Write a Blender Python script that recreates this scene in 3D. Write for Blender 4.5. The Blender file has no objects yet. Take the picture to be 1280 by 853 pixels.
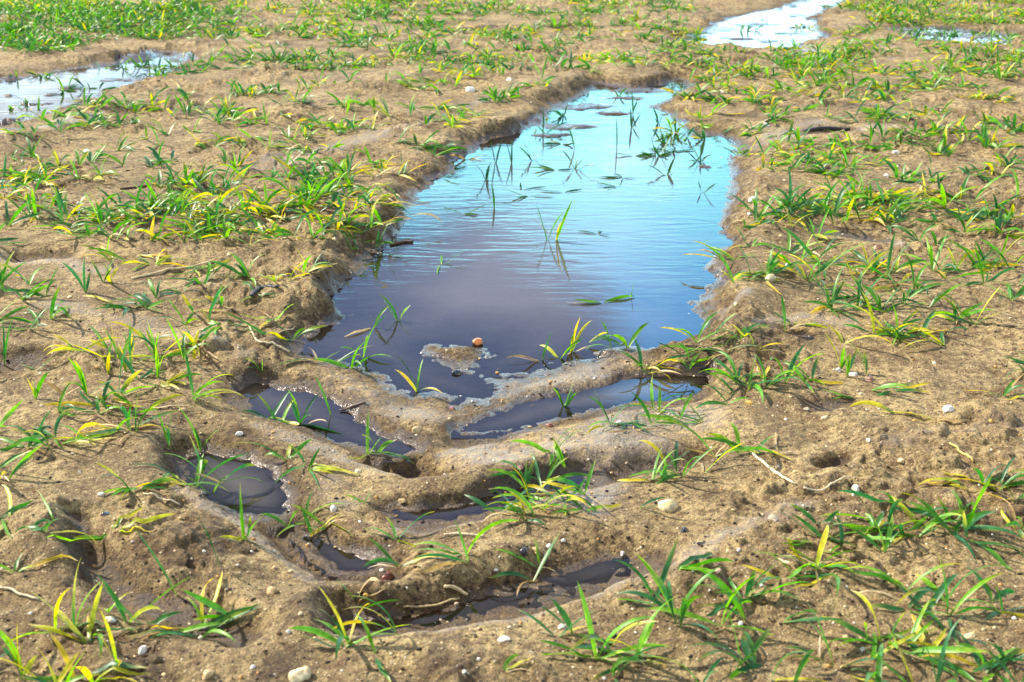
import bpy, math, random
import numpy as np

random.seed(7); rng = np.random.default_rng(11)
sc = bpy.context.scene
COL = sc.collection
R = math.radians

# ------------------------------------------------------------------ camera, sky, sun, exposure
PW, PH, FPX, CAMH = 1280.0, 853.0, 1545.0, 1.0
PITCH = math.atan((PH / 2 + 190) / FPX)
cam_d = bpy.data.cameras.new('camera')
cam_d.sensor_width = 36.0
cam_d.lens = 36.0 * FPX / PW
cam_d.clip_start = 0.05; cam_d.clip_end = 3000
cam_d.dof.use_dof = True
cam_d.dof.focus_distance = 2.65
cam_d.dof.aperture_fstop = 9.0
cam = bpy.data.objects.new('camera', cam_d); COL.objects.link(cam)
cam.location = (0, 0, CAMH); cam.rotation_euler = (math.pi / 2 - PITCH, 0, 0)
sc.camera = cam

SUN_EL, SUN_AZ = R(38), R(-62)          # azimuth measured from +y (ahead) towards +x
world = bpy.data.worlds.new('World'); sc.world = world; world.use_nodes = True
wn = world.node_tree; wn.nodes.clear()
def N(nt, t, **kw):
    n = nt.nodes.new(t)
    for k, v in kw.items():
        if k.startswith('i_'): n.inputs[k[2:].replace('_', ' ')].default_value = v
        else: setattr(n, k, v)
    return n
def mathn(nt, op, a, b=None, clamp=False):
    n = nt.nodes.new('ShaderNodeMath'); n.operation = op; n.use_clamp = clamp
    for i, v in enumerate((a, b)):
        if v is None: continue
        if isinstance(v, (int, float)): n.inputs[i].default_value = v
        else: nt.links.new(v, n.inputs[i])
    return n.outputs[0]
def maprange(nt, v, a, b, c=0.0, d=1.0, smooth=True):
    n = nt.nodes.new('ShaderNodeMapRange'); n.interpolation_type = 'SMOOTHSTEP' if smooth else 'LINEAR'
    for i, q in enumerate((a, b, c, d)): n.inputs[1 + i].default_value = q
    nt.links.new(v, n.inputs[0]); return n.outputs[0]
def mixc(nt, f, a, b, mode='MIX'):
    n = nt.nodes.new('ShaderNodeMix'); n.data_type = 'RGBA'; n.blend_type = mode
    for s, v in ((n.inputs['Factor'], f), (n.inputs['A'], a), (n.inputs['B'], b)) if False else ((n.inputs[0], f), (n.inputs[6], a), (n.inputs[7], b)):
        if isinstance(v, (int, float)): s.default_value = v
        elif isinstance(v, tuple): s.default_value = v if len(v) == 4 else (*v, 1)
        else: nt.links.new(v, s)
    return n.outputs[2]
sky = N(wn, 'ShaderNodeTexSky'); sky.sky_type = 'NISHITA'; sky.sun_disc = False
sky.sun_elevation = SUN_EL; sky.sun_rotation = SUN_AZ
sky.air_density = 1.0; sky.dust_density = 0.6; sky.ozone_density = 1.5
tc = N(wn, 'ShaderNodeTexCoord')
sep = N(wn, 'ShaderNodeSeparateXYZ'); wn.links.new(tc.outputs['Generated'], sep.inputs[0])
mp = N(wn, 'ShaderNodeMapping'); mp.inputs['Scale'].default_value = (1, 1, 2.6)
wn.links.new(tc.outputs['Generated'], mp.inputs[0])
cn = N(wn, 'ShaderNodeTexNoise'); cn.inputs['Scale'].default_value = 4.5; cn.inputs['Detail'].default_value = 6
wn.links.new(mp.outputs[0], cn.inputs['Vector'])
cn2 = N(wn, 'ShaderNodeTexNoise'); cn2.inputs['Scale'].default_value = 11; cn2.inputs['Detail'].default_value = 5
wn.links.new(mp.outputs[0], cn2.inputs['Vector'])
# broken white cloud, with one clear turquoise gap low ahead
def dirdot(az, el):
    v = N(wn, 'ShaderNodeVectorMath'); v.operation = 'DOT_PRODUCT'
    v.inputs[1].default_value = (math.sin(az) * math.cos(el), math.cos(az) * math.cos(el), math.sin(el))
    nrm = N(wn, 'ShaderNodeVectorMath'); nrm.operation = 'NORMALIZE'
    wn.links.new(tc.outputs['Generated'], nrm.inputs[0]); wn.links.new(nrm.outputs[0], v.inputs[0])
    return mathn(wn, 'ARCCOSINE', v.outputs['Value'])
low = maprange(wn, sep.outputs[2], 0.42, 0.06)
cov = mathn(wn, 'ADD', cn.outputs[0], mathn(wn, 'MULTIPLY', low, 0.10))
cl = maprange(wn, cov, 0.44, 0.66)
skyt = mixc(wn, 1.0, sky.outputs[0], (1.0, 1.05, 1.1), 'MULTIPLY')
skyt1 = mixc(wn, mathn(wn, 'MULTIPLY', cl, 0.85), skyt, (10, 9.6, 9.1))
wob = mathn(wn, 'MULTIPLY', mathn(wn, 'SUBTRACT', cn2.outputs[0], 0.5), 0.12)
gap = maprange(wn, mathn(wn, 'ADD', dirdot(R(2), R(15.5)), wob), R(19), R(9))
wisp = maprange(wn, cn2.outputs[0], 0.56, 0.75, 0.0, 0.35)
gapb = mixc(wn, maprange(wn, sep.outputs[2], 0.24, 0.36), (7.6, 21.5, 26.5), (4.8, 14.2, 28.0))
gapc = mixc(wn, wisp, gapb, (28, 31, 33))
skyt1b = mixc(wn, gap, skyt1, gapc)
glow = maprange(wn, sep.outputs[2], 0.19, 0.13)          # bright cloud bank along the horizon
skyt2 = mixc(wn, mathn(wn, 'MULTIPLY', glow, 0.85), skyt1b, mixc(wn, maprange(wn, cn2.outputs[0], 0.40, 0.62), (12, 22, 30), (21, 28, 33)))
# one dark rain cloud ahead, above the low bright band
dk = dirdot(R(-3.5), R(24.5))
dkn = mathn(wn, 'ADD', dk, mathn(wn, 'MULTIPLY', mathn(wn, 'SUBTRACT', cn2.outputs[0], 0.5), 0.10))
dkf = maprange(wn, dkn, R(10.4), R(6.8))
skyc = mixc(wn, mathn(wn, 'MULTIPLY', dkf, 0.93), skyt2, (3.3, 4.5, 8.4))
bg = N(wn, 'ShaderNodeBackground'); bg.inputs['Strength'].default_value = 0.10
wn.links.new(skyc, bg.inputs['Color'])
wo = N(wn, 'ShaderNodeOutputWorld'); wn.links.new(bg.outputs[0], wo.inputs['Surface'])

sun_d = bpy.data.lights.new('sun', 'SUN'); sun_d.energy = 4.8; sun_d.angle = R(0.6); sun_d.color = (1.0, 0.91, 0.76)
sun = bpy.data.objects.new('sun', sun_d); COL.objects.link(sun)
sun.location = (-3, 2, 4); sun.rotation_euler = (math.pi / 2 - SUN_EL, 0, -SUN_AZ + math.pi) if False else (0, 0, 0)
from mathutils import Vector
sdir = Vector((math.sin(SUN_AZ) * math.cos(SUN_EL), math.cos(SUN_AZ) * math.cos(SUN_EL), math.sin(SUN_EL)))
sun.rotation_euler = sdir.to_track_quat('Z', 'Y').to_euler()

sc.view_settings.view_transform = 'Standard'; sc.view_settings.look = 'None'
sc.view_settings.exposure = 1.10; sc.view_settings.gamma = 1.0
sc.render.engine = 'CYCLES'
sc.cycles.max_bounces = 6; sc.cycles.transparent_max_bounces = 8
sc.cycles.caustics_reflective = False; sc.cycles.caustics_refractive = False

# ------------------------------------------------------------------ measuring: photo pixel -> point on a level plane
CP, SP = math.cos(PITCH), math.sin(PITCH)
def at(px, py, z=0.0):
    px = np.asarray(px, float); py = np.asarray(py, float)
    u = (px - PW / 2) / FPX; v = -(py - PH / 2) / FPX
    wy = CP + SP * v; wz = -SP + CP * v
    t = (z - CAMH) / wz
    return u * t, wy * t
def to_px(x, y, z):
    dy, dz = y, z - CAMH
    depth = dy * CP - dz * SP; up = dy * SP + dz * CP
    return PW / 2 + FPX * x / depth, PH / 2 - FPX * up / depth, depth

# ------------------------------------------------------------------ noise
def _h(ix, iy, s):
    a = (ix.astype(np.int64) * 374761393 + iy.astype(np.int64) * 668265263 + s * 974634777) & 0xFFFFFFFF
    a = ((a ^ (a >> 13)) * 1274126177) & 0xFFFFFFFF
    a = ((a ^ (a >> 15)) * 2246822519) & 0xFFFFFFFF
    return (a ^ (a >> 16)) / 4294967295.0
def vn(x, y, s):
    fx = np.floor(x); fy = np.floor(y); ax = x - fx; ay = y - fy
    ux = ax ** 3 * (ax * (ax * 6 - 15) + 10); uy = ay ** 3 * (ay * (ay * 6 - 15) + 10)
    a = _h(fx, fy, s); b = _h(fx + 1, fy, s); c = _h(fx, fy + 1, s); d = _h(fx + 1, fy + 1, s)
    return (a + (b - a) * ux + (c - a) * uy + (a - b - c + d) * ux * uy) * 2 - 1
def fbm(x, y, sc_, s, o=3, g=0.5):
    r = 0; amp = 1; t = 0
    c, n = math.cos(0.6 + s), math.sin(0.6 + s)
    X = (x * c - y * n) / sc_; Y = (x * n + y * c) / sc_
    for i in range(o):
        r = r + amp * vn(X * 2.03 ** i, Y * 2.03 ** i, s * 17 + i); t += amp; amp *= g
    return r / t
def ss(a, b, x):
    t = np.clip((x - a) / (b - a), 0, 1); return t * t * (3 - 2 * t)

# ------------------------------------------------------------------ the lie of the land (traced at water level)
def poly_sd(x, y, P):
    P = np.asarray(P); n = len(P)
    d2 = np.full(x.shape, 1e9); ins = np.zeros(x.shape, bool)
    for i in range(n):
        ax, ay = P[i]; bx, by = P[(i + 1) % n]
        ex, ey = bx - ax, by - ay; L = ex * ex + ey * ey + 1e-12
        t = np.clip(((x - ax) * ex + (y - ay) * ey) / L, 0, 1)
        d2 = np.minimum(d2, (x - ax - t * ex) ** 2 + (y - ay - t * ey) ** 2)
        c = ((ay > y) != (by > y)) & (x < (bx - ax) * (y - ay) / (by - ay + 1e-12) + ax)
        ins ^= c
    d = np.sqrt(d2)
    return np.where(ins, -d, d)
def line_d(x, y, P):
    d2 = np.full(x.shape, 1e9)
    for i in range(len(P) - 1):
        ax, ay = P[i]; bx, by = P[i + 1]
        ex, ey = bx - ax, by - ay; L = ex * ex + ey * ey + 1e-12
        t = np.clip(((x - ax) * ex + (y - ay) * ey) / L, 0, 1)
        d2 = np.minimum(d2, (x - ax - t * ex) ** 2 + (y - ay - t * ey) ** 2)
    return np.sqrt(d2)

PUD = [  # label, water level, bank width, depth, slope, edge roughness, outline
 ('big puddle in the wheel track, blue sky and a dark cloud mirrored in it', 0.0, 0.15, 0.045, 0.13, 1.5,
  [(748,106),(790,113),(835,104),(853,99),(857,109),(838,122),(815,135),(838,143),(846,155),(862,170),(900,170),(917,178),(915,200),(917,220),(912,240),(902,262),(899,290),(920,302),(893,316),(884,332),(893,348),(897,361),(864,378),(884,398),(885,419),(858,430),(833,434),(806,438),(751,445),(700,453),(676,458),(646,465),(608,466),(592,457),(606,446),(610,436),(575,430),(540,434),(524,439),(544,453),(568,464),(588,471),(605,484),(597,496),(578,500),(554,492),(527,491),(493,477),(459,463),(425,450),(396,445),(380,440),(386,428),(400,412),(430,403),(446,396),(432,384),(420,370),(430,356),(450,345),(462,328),(470,311),(490,301),(496,289),(507,268),(527,238),(537,224),(566,217),(561,204),(595,190),(615,174),(643,168),(662,160),(684,153),(689,138),(717,126),(742,114)]),
 ('pale bright puddle in the grass at upper left', 0.012, 0.22, 0.03, 0.2, 4.0,
  [(-80,122),(-20,110),(10,100),(60,92),(110,84),(150,74),(213,66),(234,70),(225,84),(190,95),(150,107),(120,117),(95,125),(60,138),(30,150),(8,164),(-30,170),(-80,160)]),
 ('shallow streaked puddle beyond the big one, at the top of the track', 0.012, 0.25, 0.02, 0.15, 5.0,
  [(858,52),(880,41),(905,29),(930,21),(980,10),(1005,2),(1035,-8),(1075,-16),(1060,0),(1042,9),(1008,22),(1024,36),(1018,48),(990,58),(930,59),(882,56)]),
 ('thin far puddle half hidden by grass at upper right', 0.012, 0.3, 0.02, 0.15, 5.0,
  [(1120,37),(1165,34),(1230,40),(1264,46),(1255,55),(1200,53),(1150,49)]),
 ('narrow dark puddle in a tyre groove, left of the big puddle tip', -0.004, 0.05, 0.022, 0.45, 0.7,
  [(300,490),(320,480),(345,488),(380,492),(410,500),(428,514),(447,530),(470,543),(498,552),(520,562),(500,570),(470,564),(440,553),(420,545),(395,533),(360,528),(335,520),(316,508)]),
 ('long narrow puddle in a tyre groove below the big puddle', -0.003, 0.05, 0.024, 0.5, 0.7,
  [(590,531),(625,519),(656,505),(721,491),(785,474),(830,470),(880,471),(886,480),(870,489),(830,499),(780,505),(740,511),(700,521),(660,531),(625,538),(590,541),(572,540)]),
 ('small dark pool in a groove at lower left', -0.008, 0.06, 0.028, 0.55, 0.7,
  [(232,572),(258,566),(298,576),(330,588),(350,606),(357,624),(345,640),(318,643),(288,634),(262,620),(243,600)]),
 ('sliver of blue water in the groove at lower left', -0.010, 0.04, 0.014, 0.5, 0.6,
  [(382,671),(395,669),(410,680),(430,690),(450,699),(470,705),(450,711),(425,709),(403,697)]),
 ('dark pool at the end of the front groove', -0.004, 0.05, 0.02, 0.4, 0.6,
  [(690,728),(722,714),(750,702),(775,699),(784,707),(762,721),(735,729),(708,734)]),
 ('shallow brown strip of water lying along the middle tyre groove', -0.001, 0.05, 0.014, 0.35, 0.7,
  [(496,640),(530,641),(575,633),(640,615),(700,598),(735,588),(738,595),(700,608),(645,625),(585,643),(530,650),(500,648)]),
 ('shallow brown strip of water lying along the front tyre groove', -0.002, 0.05, 0.014, 0.35, 0.7,
  [(432,774),(480,775),(540,766),(600,752),(650,741),(690,735),(694,741),(650,752),(604,765),(545,781),(485,788),(440,784)]),
]
for i, p in enumerate(PUD):
    a = np.array(p[6], float); gx, gy = at(a[:, 0], a[:, 1], p[1]); PUD[i] = p[:6] + (np.stack([gx, gy], 1),)
def L_(pts, z=0.02):
    a = np.array(pts, float); gx, gy = at(a[:, 0], a[:, 1], z); return np.stack([gx, gy], 1)
GROOVES = [  # outline of the tyre-lug prints: polyline, half width (m), depth
 (L_([(492,632),(530,640),(590,628),(650,610),(720,590),(800,572),(880,556)]), 0.040, 0.032),
 (L_([(436,772),(480,773),(540,765),(600,752),(680,734),(740,713),(815,690)]), 0.046, 0.032),
 (L_([(470,556),(520,574),(560,580)]), 0.035, 0.026),
 (L_([(240,580),(300,605),(360,650),(420,694),(480,708)]), 0.048, 0.038),
 (L_([(300,492),(400,520),(520,572)]), 0.050, 0.016),
 (L_([(575,536),(700,506),(870,480)]), 0.048, 0.018),
 (L_([(105,690),(150,745),(230,770),(300,800)]), 0.045, 0.026),
 (L_([(100,660),(110,700)]), 0.030, 0.018),
 (L_([(0,455),(40,450)]), 0.050, 0.04), (L_([(30,326),(75,324)]), 0.05, 0.03),
 (L_([(1030,590),(1055,578)]), 0.018, 0.018), (L_([(1020,512),(1060,508)]), 0.03, 0.014),
 (L_([(1015,292),(1100,310)]), 0.05, 0.014), (L_([(1000,166),(1060,163)]), 0.05, 0.02),
 (L_([(300,470),(350,466)]), 0.03, 0.015), (L_([(960,420),(1000,424)]), 0.03, 0.015),
]
TRACK = L_([(280,470),(390,440),(600,440),(900,440),(905,560),(870,700),(640,790),(420,800),(370,745),(235,650),(215,570)])
SILT = [  # smooth damp silt: polyline, half width, wetness
 (L_([(500,655),(560,652),(640,632),(700,615),(760,598)]), 0.022, .85), (L_([(430,800),(540,790),(650,768),(760,735),(850,705)]), 0.030, .8),
 (L_([(850,705),(930,670),(1000,640)]), 0.035, .6), (L_([(550,560),(640,548),(760,518),(870,495)]), 0.022, .6), (L_([(400,450),(450,480),(520,505),(580,510),(650,480)]), 0.03, .45),
 (L_([(320,530),(400,555),(470,580),(560,590)]), 0.03, .6), (L_([(230,615),(300,650),(400,710)]), 0.025, .8), (L_([(1000,290),(1060,305),(1110,312)]), 0.06, .9),
 (L_([(150,740),(260,775),(300,800)]), 0.03, .75), (L_([(940,420),(1000,405),(1060,412)]), 0.035, .7), (L_([(850,400),(930,390)]), 0.04, .7),
 (L_([(60,170),(120,155)]), 0.10, .8), (L_([(300,215),(420,190),(520,165)]), 0.10, .55), (L_([(60,390),(180,410),(300,450)]), 0.05, .55),
 (L_([(1100,560),(1200,545),(1280,540)]), 0.05, .5), (L_([(930,180),(1010,160),(1100,165)]), 0.12, .6), (L_([(1040,80),(1000,62)]), 0.15, .8), (L_([(0,330),(60,335),(120,345)]), 0.06, .6)]
BERMS = [
 (L_([(392,362),(410,340),(440,300),(470,270),(500,236),(548,196),(600,165),(640,150)], 0.05), 0.085, 0.016),
 (L_([(395,352),(412,330)], 0.06), 0.055, 0.030),
 (L_([(950,286),(948,330),(930,380),(905,425)], 0.05), 0.075, 0.034),
 (L_([(690,108),(760,84),(830,70),(850,45),(880,15)], 0.06), 0.20, 0.012),
 (L_([(300,150),(420,120),(540,95)], 0.05), 0.20, 0.02),
 (L_([(0,175),(60,160),(130,132)], 0.05), 0.12, 0.03),
 (L_([(60,640),(80,690)], 0.04), 0.04, 0.030),
 (L_([(0,430),(70,425),(110,440)], 0.05), 0.05, 0.025),
 (L_([(540,600),(640,574),(760,545)], 0.03), 0.035, 0.012),
 (L_([(440,738),(520,712),(640,690)], 0.03), 0.045, 0.018),
 (L_([(380,745),(395,775)], 0.03), 0.03, 0.022),
]
ISL = [(735,131,44,3.4,.007),(765,139,36,3.2,.007),(803,111,40,3.2,.007),(716,155,46,4,.007),(828,131,24,2.8,.007),(690,166,30,3,.006),(780,121,34,2.4,.006),(880,205,14,3,.006),
       (898,37,34,3.4,.018),(950,31,34,3.0,.019),(985,42,30,3.4,.018),(1005,20,26,2.6,.018),(925,49,34,2.2,.018),(960,52,20,2,.018),(90,110,20,5,.02),(150,100,34,3,.018),(40,130,34,3,.018),(70,118,20,3,.018),(180,84,24,2.4,.018),(1165,44,20,3,.018),(1215,46,24,3,.018),(10,120,24,2.5,.018),
       (780,437,34,5,.012),(898,352,10,3,.006)]
ISL = [(*[float(q) for q in at(a, b, 0.01)], c, d, e) + ((at(a + c, b, 0.01)[0] - at(a, b, 0.01)[0]), (at(a, b - d, 0.01)[1] - at(a, b + d, 0.01)[1]) / 2) for a, b, c, d, e in ISL]

def land(x, y, full=False):
    trk = 1 - ss(-0.06, 0.06, poly_sd(x, y, TRACK) + 0.02 * fbm(x, y, .1, 51, 2))
    gm = np.zeros(x.shape)
    for P, w, h in GROOVES: gm = np.maximum(gm, 1 - ss(0.5 * w, 1.5 * w, line_d(x, y, P)))
    lump = ss(-0.25, 0.45, fbm(x, y, 0.32, 5, 2)) * (1 - 0.65 * trk) * (1 - 0.85 * gm)
    B = 0.036 + 0.013 * fbm(x, y, 0.55, 1, 3) + 0.011 * fbm(x, y, 0.16, 2, 3) * (1 - 0.5 * trk)
    B = B + (0.003 * (1 - 0.7 * gm) + 0.006 * lump) * (fbm(x, y, 0.045, 3, 3) + 0.35 * np.abs(fbm(x, y, 0.02, 14, 2)))
    B = B + 0.012 * ss(0.12, 0.4, fbm(x, y, 0.075, 9, 2)) * lump + 0.006 * ss(0.1, 0.32, fbm(x, y, 0.03, 10, 2)) * lump
    for P, w, h in BERMS:
        B = B + h * np.exp(-(line_d(x + 0.02 * fbm(x, y, .1, 21, 2), y, P) / w) ** 2)
    B = B - 0.024 * trk
    wet = np.zeros(x.shape); damp = np.zeros(x.shape); silt = np.zeros(x.shape)
    for P, w, v in SILT:
        silt = np.maximum(silt, v * (1 - ss(0.2 * w, 1.3 * w, line_d(x, y, P) + 0.6 * w * fbm(x, y, 0.09, 61, 3))))
    for P, w, h in GROOVES:
        d = line_d(x, y, P) + 0.012 * fbm(x, y, 0.06, 6, 2)
        t = 1 - ss(0.10 * w, 1.5 * w, d)
        B = B - 0.92 * h * t
        damp = np.maximum(damp, 1.1 * (1 - ss(0.35 * w, 1.25 * w, d)))
        wet = np.maximum(wet, 0.5 * (1 - ss(0.3 * w, 1.0 * w, d)))
    e1 = fbm(x, y, 0.09, 7, 3); e2 = fbm(x, y, 0.022, 8, 2)
    e3 = fbm(x, y, 0.011, 15, 2)
    H = B
    inside = np.zeros(x.shape, bool); pw = np.zeros(x.shape)
    e0 = fbm(x, y, 0.22, 41, 2); wvar = 0.75 + 0.75 * fbm(x, y, 0.30, 43, 2)
    for lab, wl, w, dep, slope, er, P in PUD:
        m = (x > P[:, 0].min() - 0.5) & (x < P[:, 0].max() + 0.5) & (y > P[:, 1].min() - 0.7) & (y < P[:, 1].max() + 0.7)
        if not m.any(): continue
        sd = poly_sd(x[m], y[m], P)
        sd = sd + er * (0.013 * e1[m] + 0.006 * e2[m] + (0.012 * e0[m] if w > 0.1 else 0))
        ww = w * np.clip(wvar[m], 0.35, 1.4)
        k = 0.35 * np.clip(sd / ww, 0, 1) + 0.65 * ss(0, 1, sd / ww)
        Hm = H[m] + (np.maximum(H[m], wl + 0.004) - H[m]) * (1 - ss(ww, 2.2 * ww, sd)) * (1 - pw[m])
        out = wl + (Hm - wl) * k + (0.0022 * e2[m] + 0.0016 * e3[m]) * (1 - k)
        out = np.where(inside[m] & (H[m] < wl + 0.004), H[m], out)
        ins = wl - np.minimum(dep, slope * np.abs(sd)) * (1 + 0.45 * e0[m]) + 0.0012 * e2[m]
        if wl > 0.01: ins = ins + 0.05 * np.clip(fbm(x[m], y[m] * 0.55, 0.30, 81, 3) - 0.12, 0, 1)
        H = H.copy(); H[m] = np.where(sd > 0, out, np.where(inside[m], np.minimum(H[m], ins), ins))
        inside[m] |= sd < 0.004
        wn_ = np.zeros(x.shape); wn_[m] = 1 - ss(-0.004, 0.30 * w + 0.016, sd + 0.018 * e1[m] + 0.008 * e2[m])
        wet = np.maximum(wet, wn_); pw[m] = np.maximum(pw[m], 1 - ss(0.5 * w, 1.5 * w, sd))
        dn_ = np.zeros(x.shape); dn_[m] = 0.8 * (1 - ss(0.0, 0.7 * w + 0.05, sd + 0.03 * e1[m])); damp = np.maximum(damp, dn_)
    for ix, iy, _, _, h, rx, ry in ISL:
        q = ((x - ix + 0.05 * e1) / rx) ** 2 + ((y - iy + 0.04 * e1) / ry) ** 2
        g_ = np.exp(-q * q); H = H * (1 - g_) + (h + 0.002 * e2) * g_
    # damp hollows elsewhere hold a smooth skin
    skin = ss(0.1, 0.55, fbm(x, y, 0.30, 31, 3)) * (1 - ss(0.02, 0.045, B))
    silt = np.maximum(silt, 0.75 * skin)
    damp = damp * (1 - 0.0 * silt)
    damp = np.maximum(damp, 0.85 * ss(0.05, 0.5, fbm(x, y, 0.13, 71, 4)) * ss(-0.3, 0.3, fbm(x, y, 0.6, 72, 2)) * (1 - silt))
    H = H + (0.0008 + 0.0010 * lump) * fbm(x, y, 0.008, 12, 2) * (1 - 0.75 * np.maximum(wet, silt))
    if full: return H, wet, lump, damp, silt
    return H

def ground_at(px, py):
    px = np.atleast_1d(np.asarray(px, float)); py = np.atleast_1d(np.asarray(py, float))
    z = np.full(px.shape, 0.03)
    for _ in range(7):
        x, y = at(px, py, z); z = 0.5 * z + 0.5 * land(x, y)
    x, y = at(px, py, z); return x, y, land(x, y)

# ------------------------------------------------------------------ materials
def mat(name):
    m = bpy.data.materials.new(name); m.use_nodes = True; nt = m.node_tree
    b = nt.nodes['Principled BSDF']; return m, nt, b
def attr(nt, name):
    n = nt.nodes.new('ShaderNodeAttribute'); n.attribute_name = name; return n
def noise(nt, vec, scale, detail=3, rough=0.55):
    n = nt.nodes.new('ShaderNodeTexNoise'); n.inputs['Scale'].default_value = scale
    n.inputs['Detail'].default_value = detail; n.inputs['Roughness'].default_value = rough
    if vec is not None: nt.links.new(vec, n.inputs['Vector'])
    return n
def voro(nt, vec, scale):
    n = nt.nodes.new('ShaderNodeTexVoronoi'); n.inputs['Scale'].default_value = scale
    nt.links.new(vec, n.inputs['Vector']); return n

M_soil, nt, b = mat('wet_sandy_soil')
geo = nt.nodes.new('ShaderNodeNewGeometry'); P = geo.outputs['Position']
wet = attr(nt, 'wet').outputs['Fac']; lump = attr(nt, 'lump').outputs['Fac']
n1 = noise(nt, P, 7, 5); n2 = noise(nt, P, 55, 5, 0.65); n3 = noise(nt, P, 330, 4, 0.7); n4 = noise(nt, P, 130, 4, 0.65)
c = mixc(nt, maprange(nt, n1.outputs[0], 0.35, 0.66), (0.225, 0.158, 0.068), (0.48, 0.352, 0.152))
c = mixc(nt, maprange(nt, n2.outputs[0], 0.40, 0.68), c, (0.13, 0.074, 0.032))
c = mixc(nt, mathn(nt, 'MULTIPLY', maprange(nt, n2.outputs[0], 0.46, 0.30), 0.5), c, (0.60, 0.44, 0.21))
c = mixc(nt, mathn(nt, 'MULTIPLY', maprange(nt, n4.outputs[0], 0.54, 0.66), 0.75), c, (0.09, 0.052, 0.024))
c = mixc(nt, maprange(nt, n3.outputs[0], 0.53, 0.66), c, (0.07, 0.042, 0.02))
c = mixc(nt, mathn(nt, 'MULTIPLY', maprange(nt, n3.outputs[0], 0.45, 0.32), 0.6), c, (0.64, 0.47, 0.25))
# dark organic crumbs and pale grains, of their own colour
v1 = voro(nt, P, 105); v2 = voro(nt, P, 190)
wh = nt.nodes.new('ShaderNodeSeparateColor'); nt.links.new(v1.outputs['Color'], wh.inputs[0])
wh2 = nt.nodes.new('ShaderNodeSeparateColor'); nt.links.new(v2.outputs['Color'], wh2.inputs[0])
f1 = mathn(nt, 'MULTIPLY', mathn(nt, 'LESS_THAN', v1.outputs['Distance'], 0.26), mathn(nt, 'GREATER_THAN', wh.outputs[0], 0.80))
f2 = mathn(nt, 'MULTIPLY', mathn(nt, 'LESS_THAN', v2.outputs['Distance'], 0.30), mathn(nt, 'GREATER_THAN', wh2.outputs[0], 0.90))
c = mixc(nt, mathn(nt, 'MULTIPLY', f1, 0.9), c, (0.045, 0.03, 0.025))
c = mixc(nt, mathn(nt, 'MULTIPLY', f2, 0.9), c, (0.66, 0.53, 0.32))
wetn = mathn(nt, 'ADD', wet, mathn(nt, 'MULTIPLY', mathn(nt, 'SUBTRACT', n2.outputs[0], 0.5), 0.9))
wf = maprange(nt, wetn, 0.25, 0.75)
st = attr(nt, 'silt').outputs['Fac']
stf = maprange(nt, mathn(nt, 'ADD', st, mathn(nt, 'MULTIPLY', mathn(nt, 'SUBTRACT', n2.outputs[0], 0.5), 1.0)), 0.25, 0.85)
c = mixc(nt, mathn(nt, 'MULTIPLY', stf, 0.50), c, (0.235, 0.185, 0.148))
dm = attr(nt, 'damp').outputs['Fac']
dmf = maprange(nt, mathn(nt, 'ADD', dm, mathn(nt, 'MULTIPLY', mathn(nt, 'SUBTRACT', n4.outputs[0], 0.5), 1.1)), 0.25, 0.8)
cd = mixc(nt, 1.0, c, (0.36, 0.31, 0.27), 'MULTIPLY')
c = mixc(nt, mathn(nt, 'MULTIPLY', dmf, 0.85), c, cd)
cw = mixc(nt, 0.38, mixc(nt, 1.0, c, (0.50, 0.45, 0.41), 'MULTIPLY'), (0.115, 0.092, 0.08))
c = mixc(nt, wf, c, cw)
nt.links.new(c, b.inputs['Base Color'])
vw = maprange(nt, wet, 0.72, 0.97)
wf = mathn(nt, 'MAXIMUM', wf, mathn(nt, 'MULTIPLY', stf, 0.9))
nt.links.new(mathn(nt, 'SUBTRACT', maprange(nt, wf, 0, 1, 0.85, 0.30, False), mathn(nt, 'MULTIPLY', vw, 0.16)), b.inputs['Roughness'])
b.inputs['IOR'].default_value = 1.4
bh = mathn(nt, 'ADD', mathn(nt, 'MULTIPLY', n3.outputs[0], 0.5), mathn(nt, 'MULTIPLY', n2.outputs[0], 1.2))
bh = mathn(nt, 'ADD', bh, mathn(nt, 'MULTIPLY', n4.outputs[0], 0.9))
bh = mathn(nt, 'ADD', bh, mathn(nt, 'MULTIPLY', f2, 0.25))
bp = nt.nodes.new('ShaderNodeBump'); bp.inputs['Distance'].default_value = 0.011
nt.links.new(mathn(nt, 'SUBTRACT', maprange(nt, wf, 0, 1, 1.0, 0.62, False), mathn(nt, 'MULTIPLY', vw, 0.30)), bp.inputs['Strength'])
nt.links.new(bh, bp.inputs['Height']); nt.links.new(bp.outputs[0], b.inputs['Normal'])

M_water = bpy.data.materials.new('puddle_water'); M_water.use_nodes = True; nt = M_water.node_tree; nt.nodes.clear()
geo = nt.nodes.new('ShaderNodeNewGeometry'); P = geo.outputs['Position']
mp = nt.nodes.new('ShaderNodeMapping'); mp.inputs['Scale'].default_value = (8, 31, 1); nt.links.new(P, mp.inputs[0])
w1 = noise(nt, mp.outputs[0], 1.0, 2.5, 0.5); w1.inputs['Distortion'].default_value = 0.6
w2 = noise(nt, P, 3.0, 2)
sp = nt.nodes.new('ShaderNodeSeparateXYZ'); nt.links.new(P, sp.inputs[0])
amp = mathn(nt, 'MULTIPLY', maprange(nt, sp.outputs[1], 2.35, 3.3, 0.12, 1.0), maprange(nt, w2.outputs[0], 0.35, 0.6, 0.35, 1.0))
bp = nt.nodes.new('ShaderNodeBump'); bp.inputs['Distance'].default_value = 0.0013
nt.links.new(amp, bp.inputs['Strength']); nt.links.new(w1.outputs[0], bp.inputs['Height'])
fr = nt.nodes.new('ShaderNodeFresnel'); fr.inputs['IOR'].default_value = 1.36; nt.links.new(bp.outputs[0], fr.inputs['Normal'])
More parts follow.
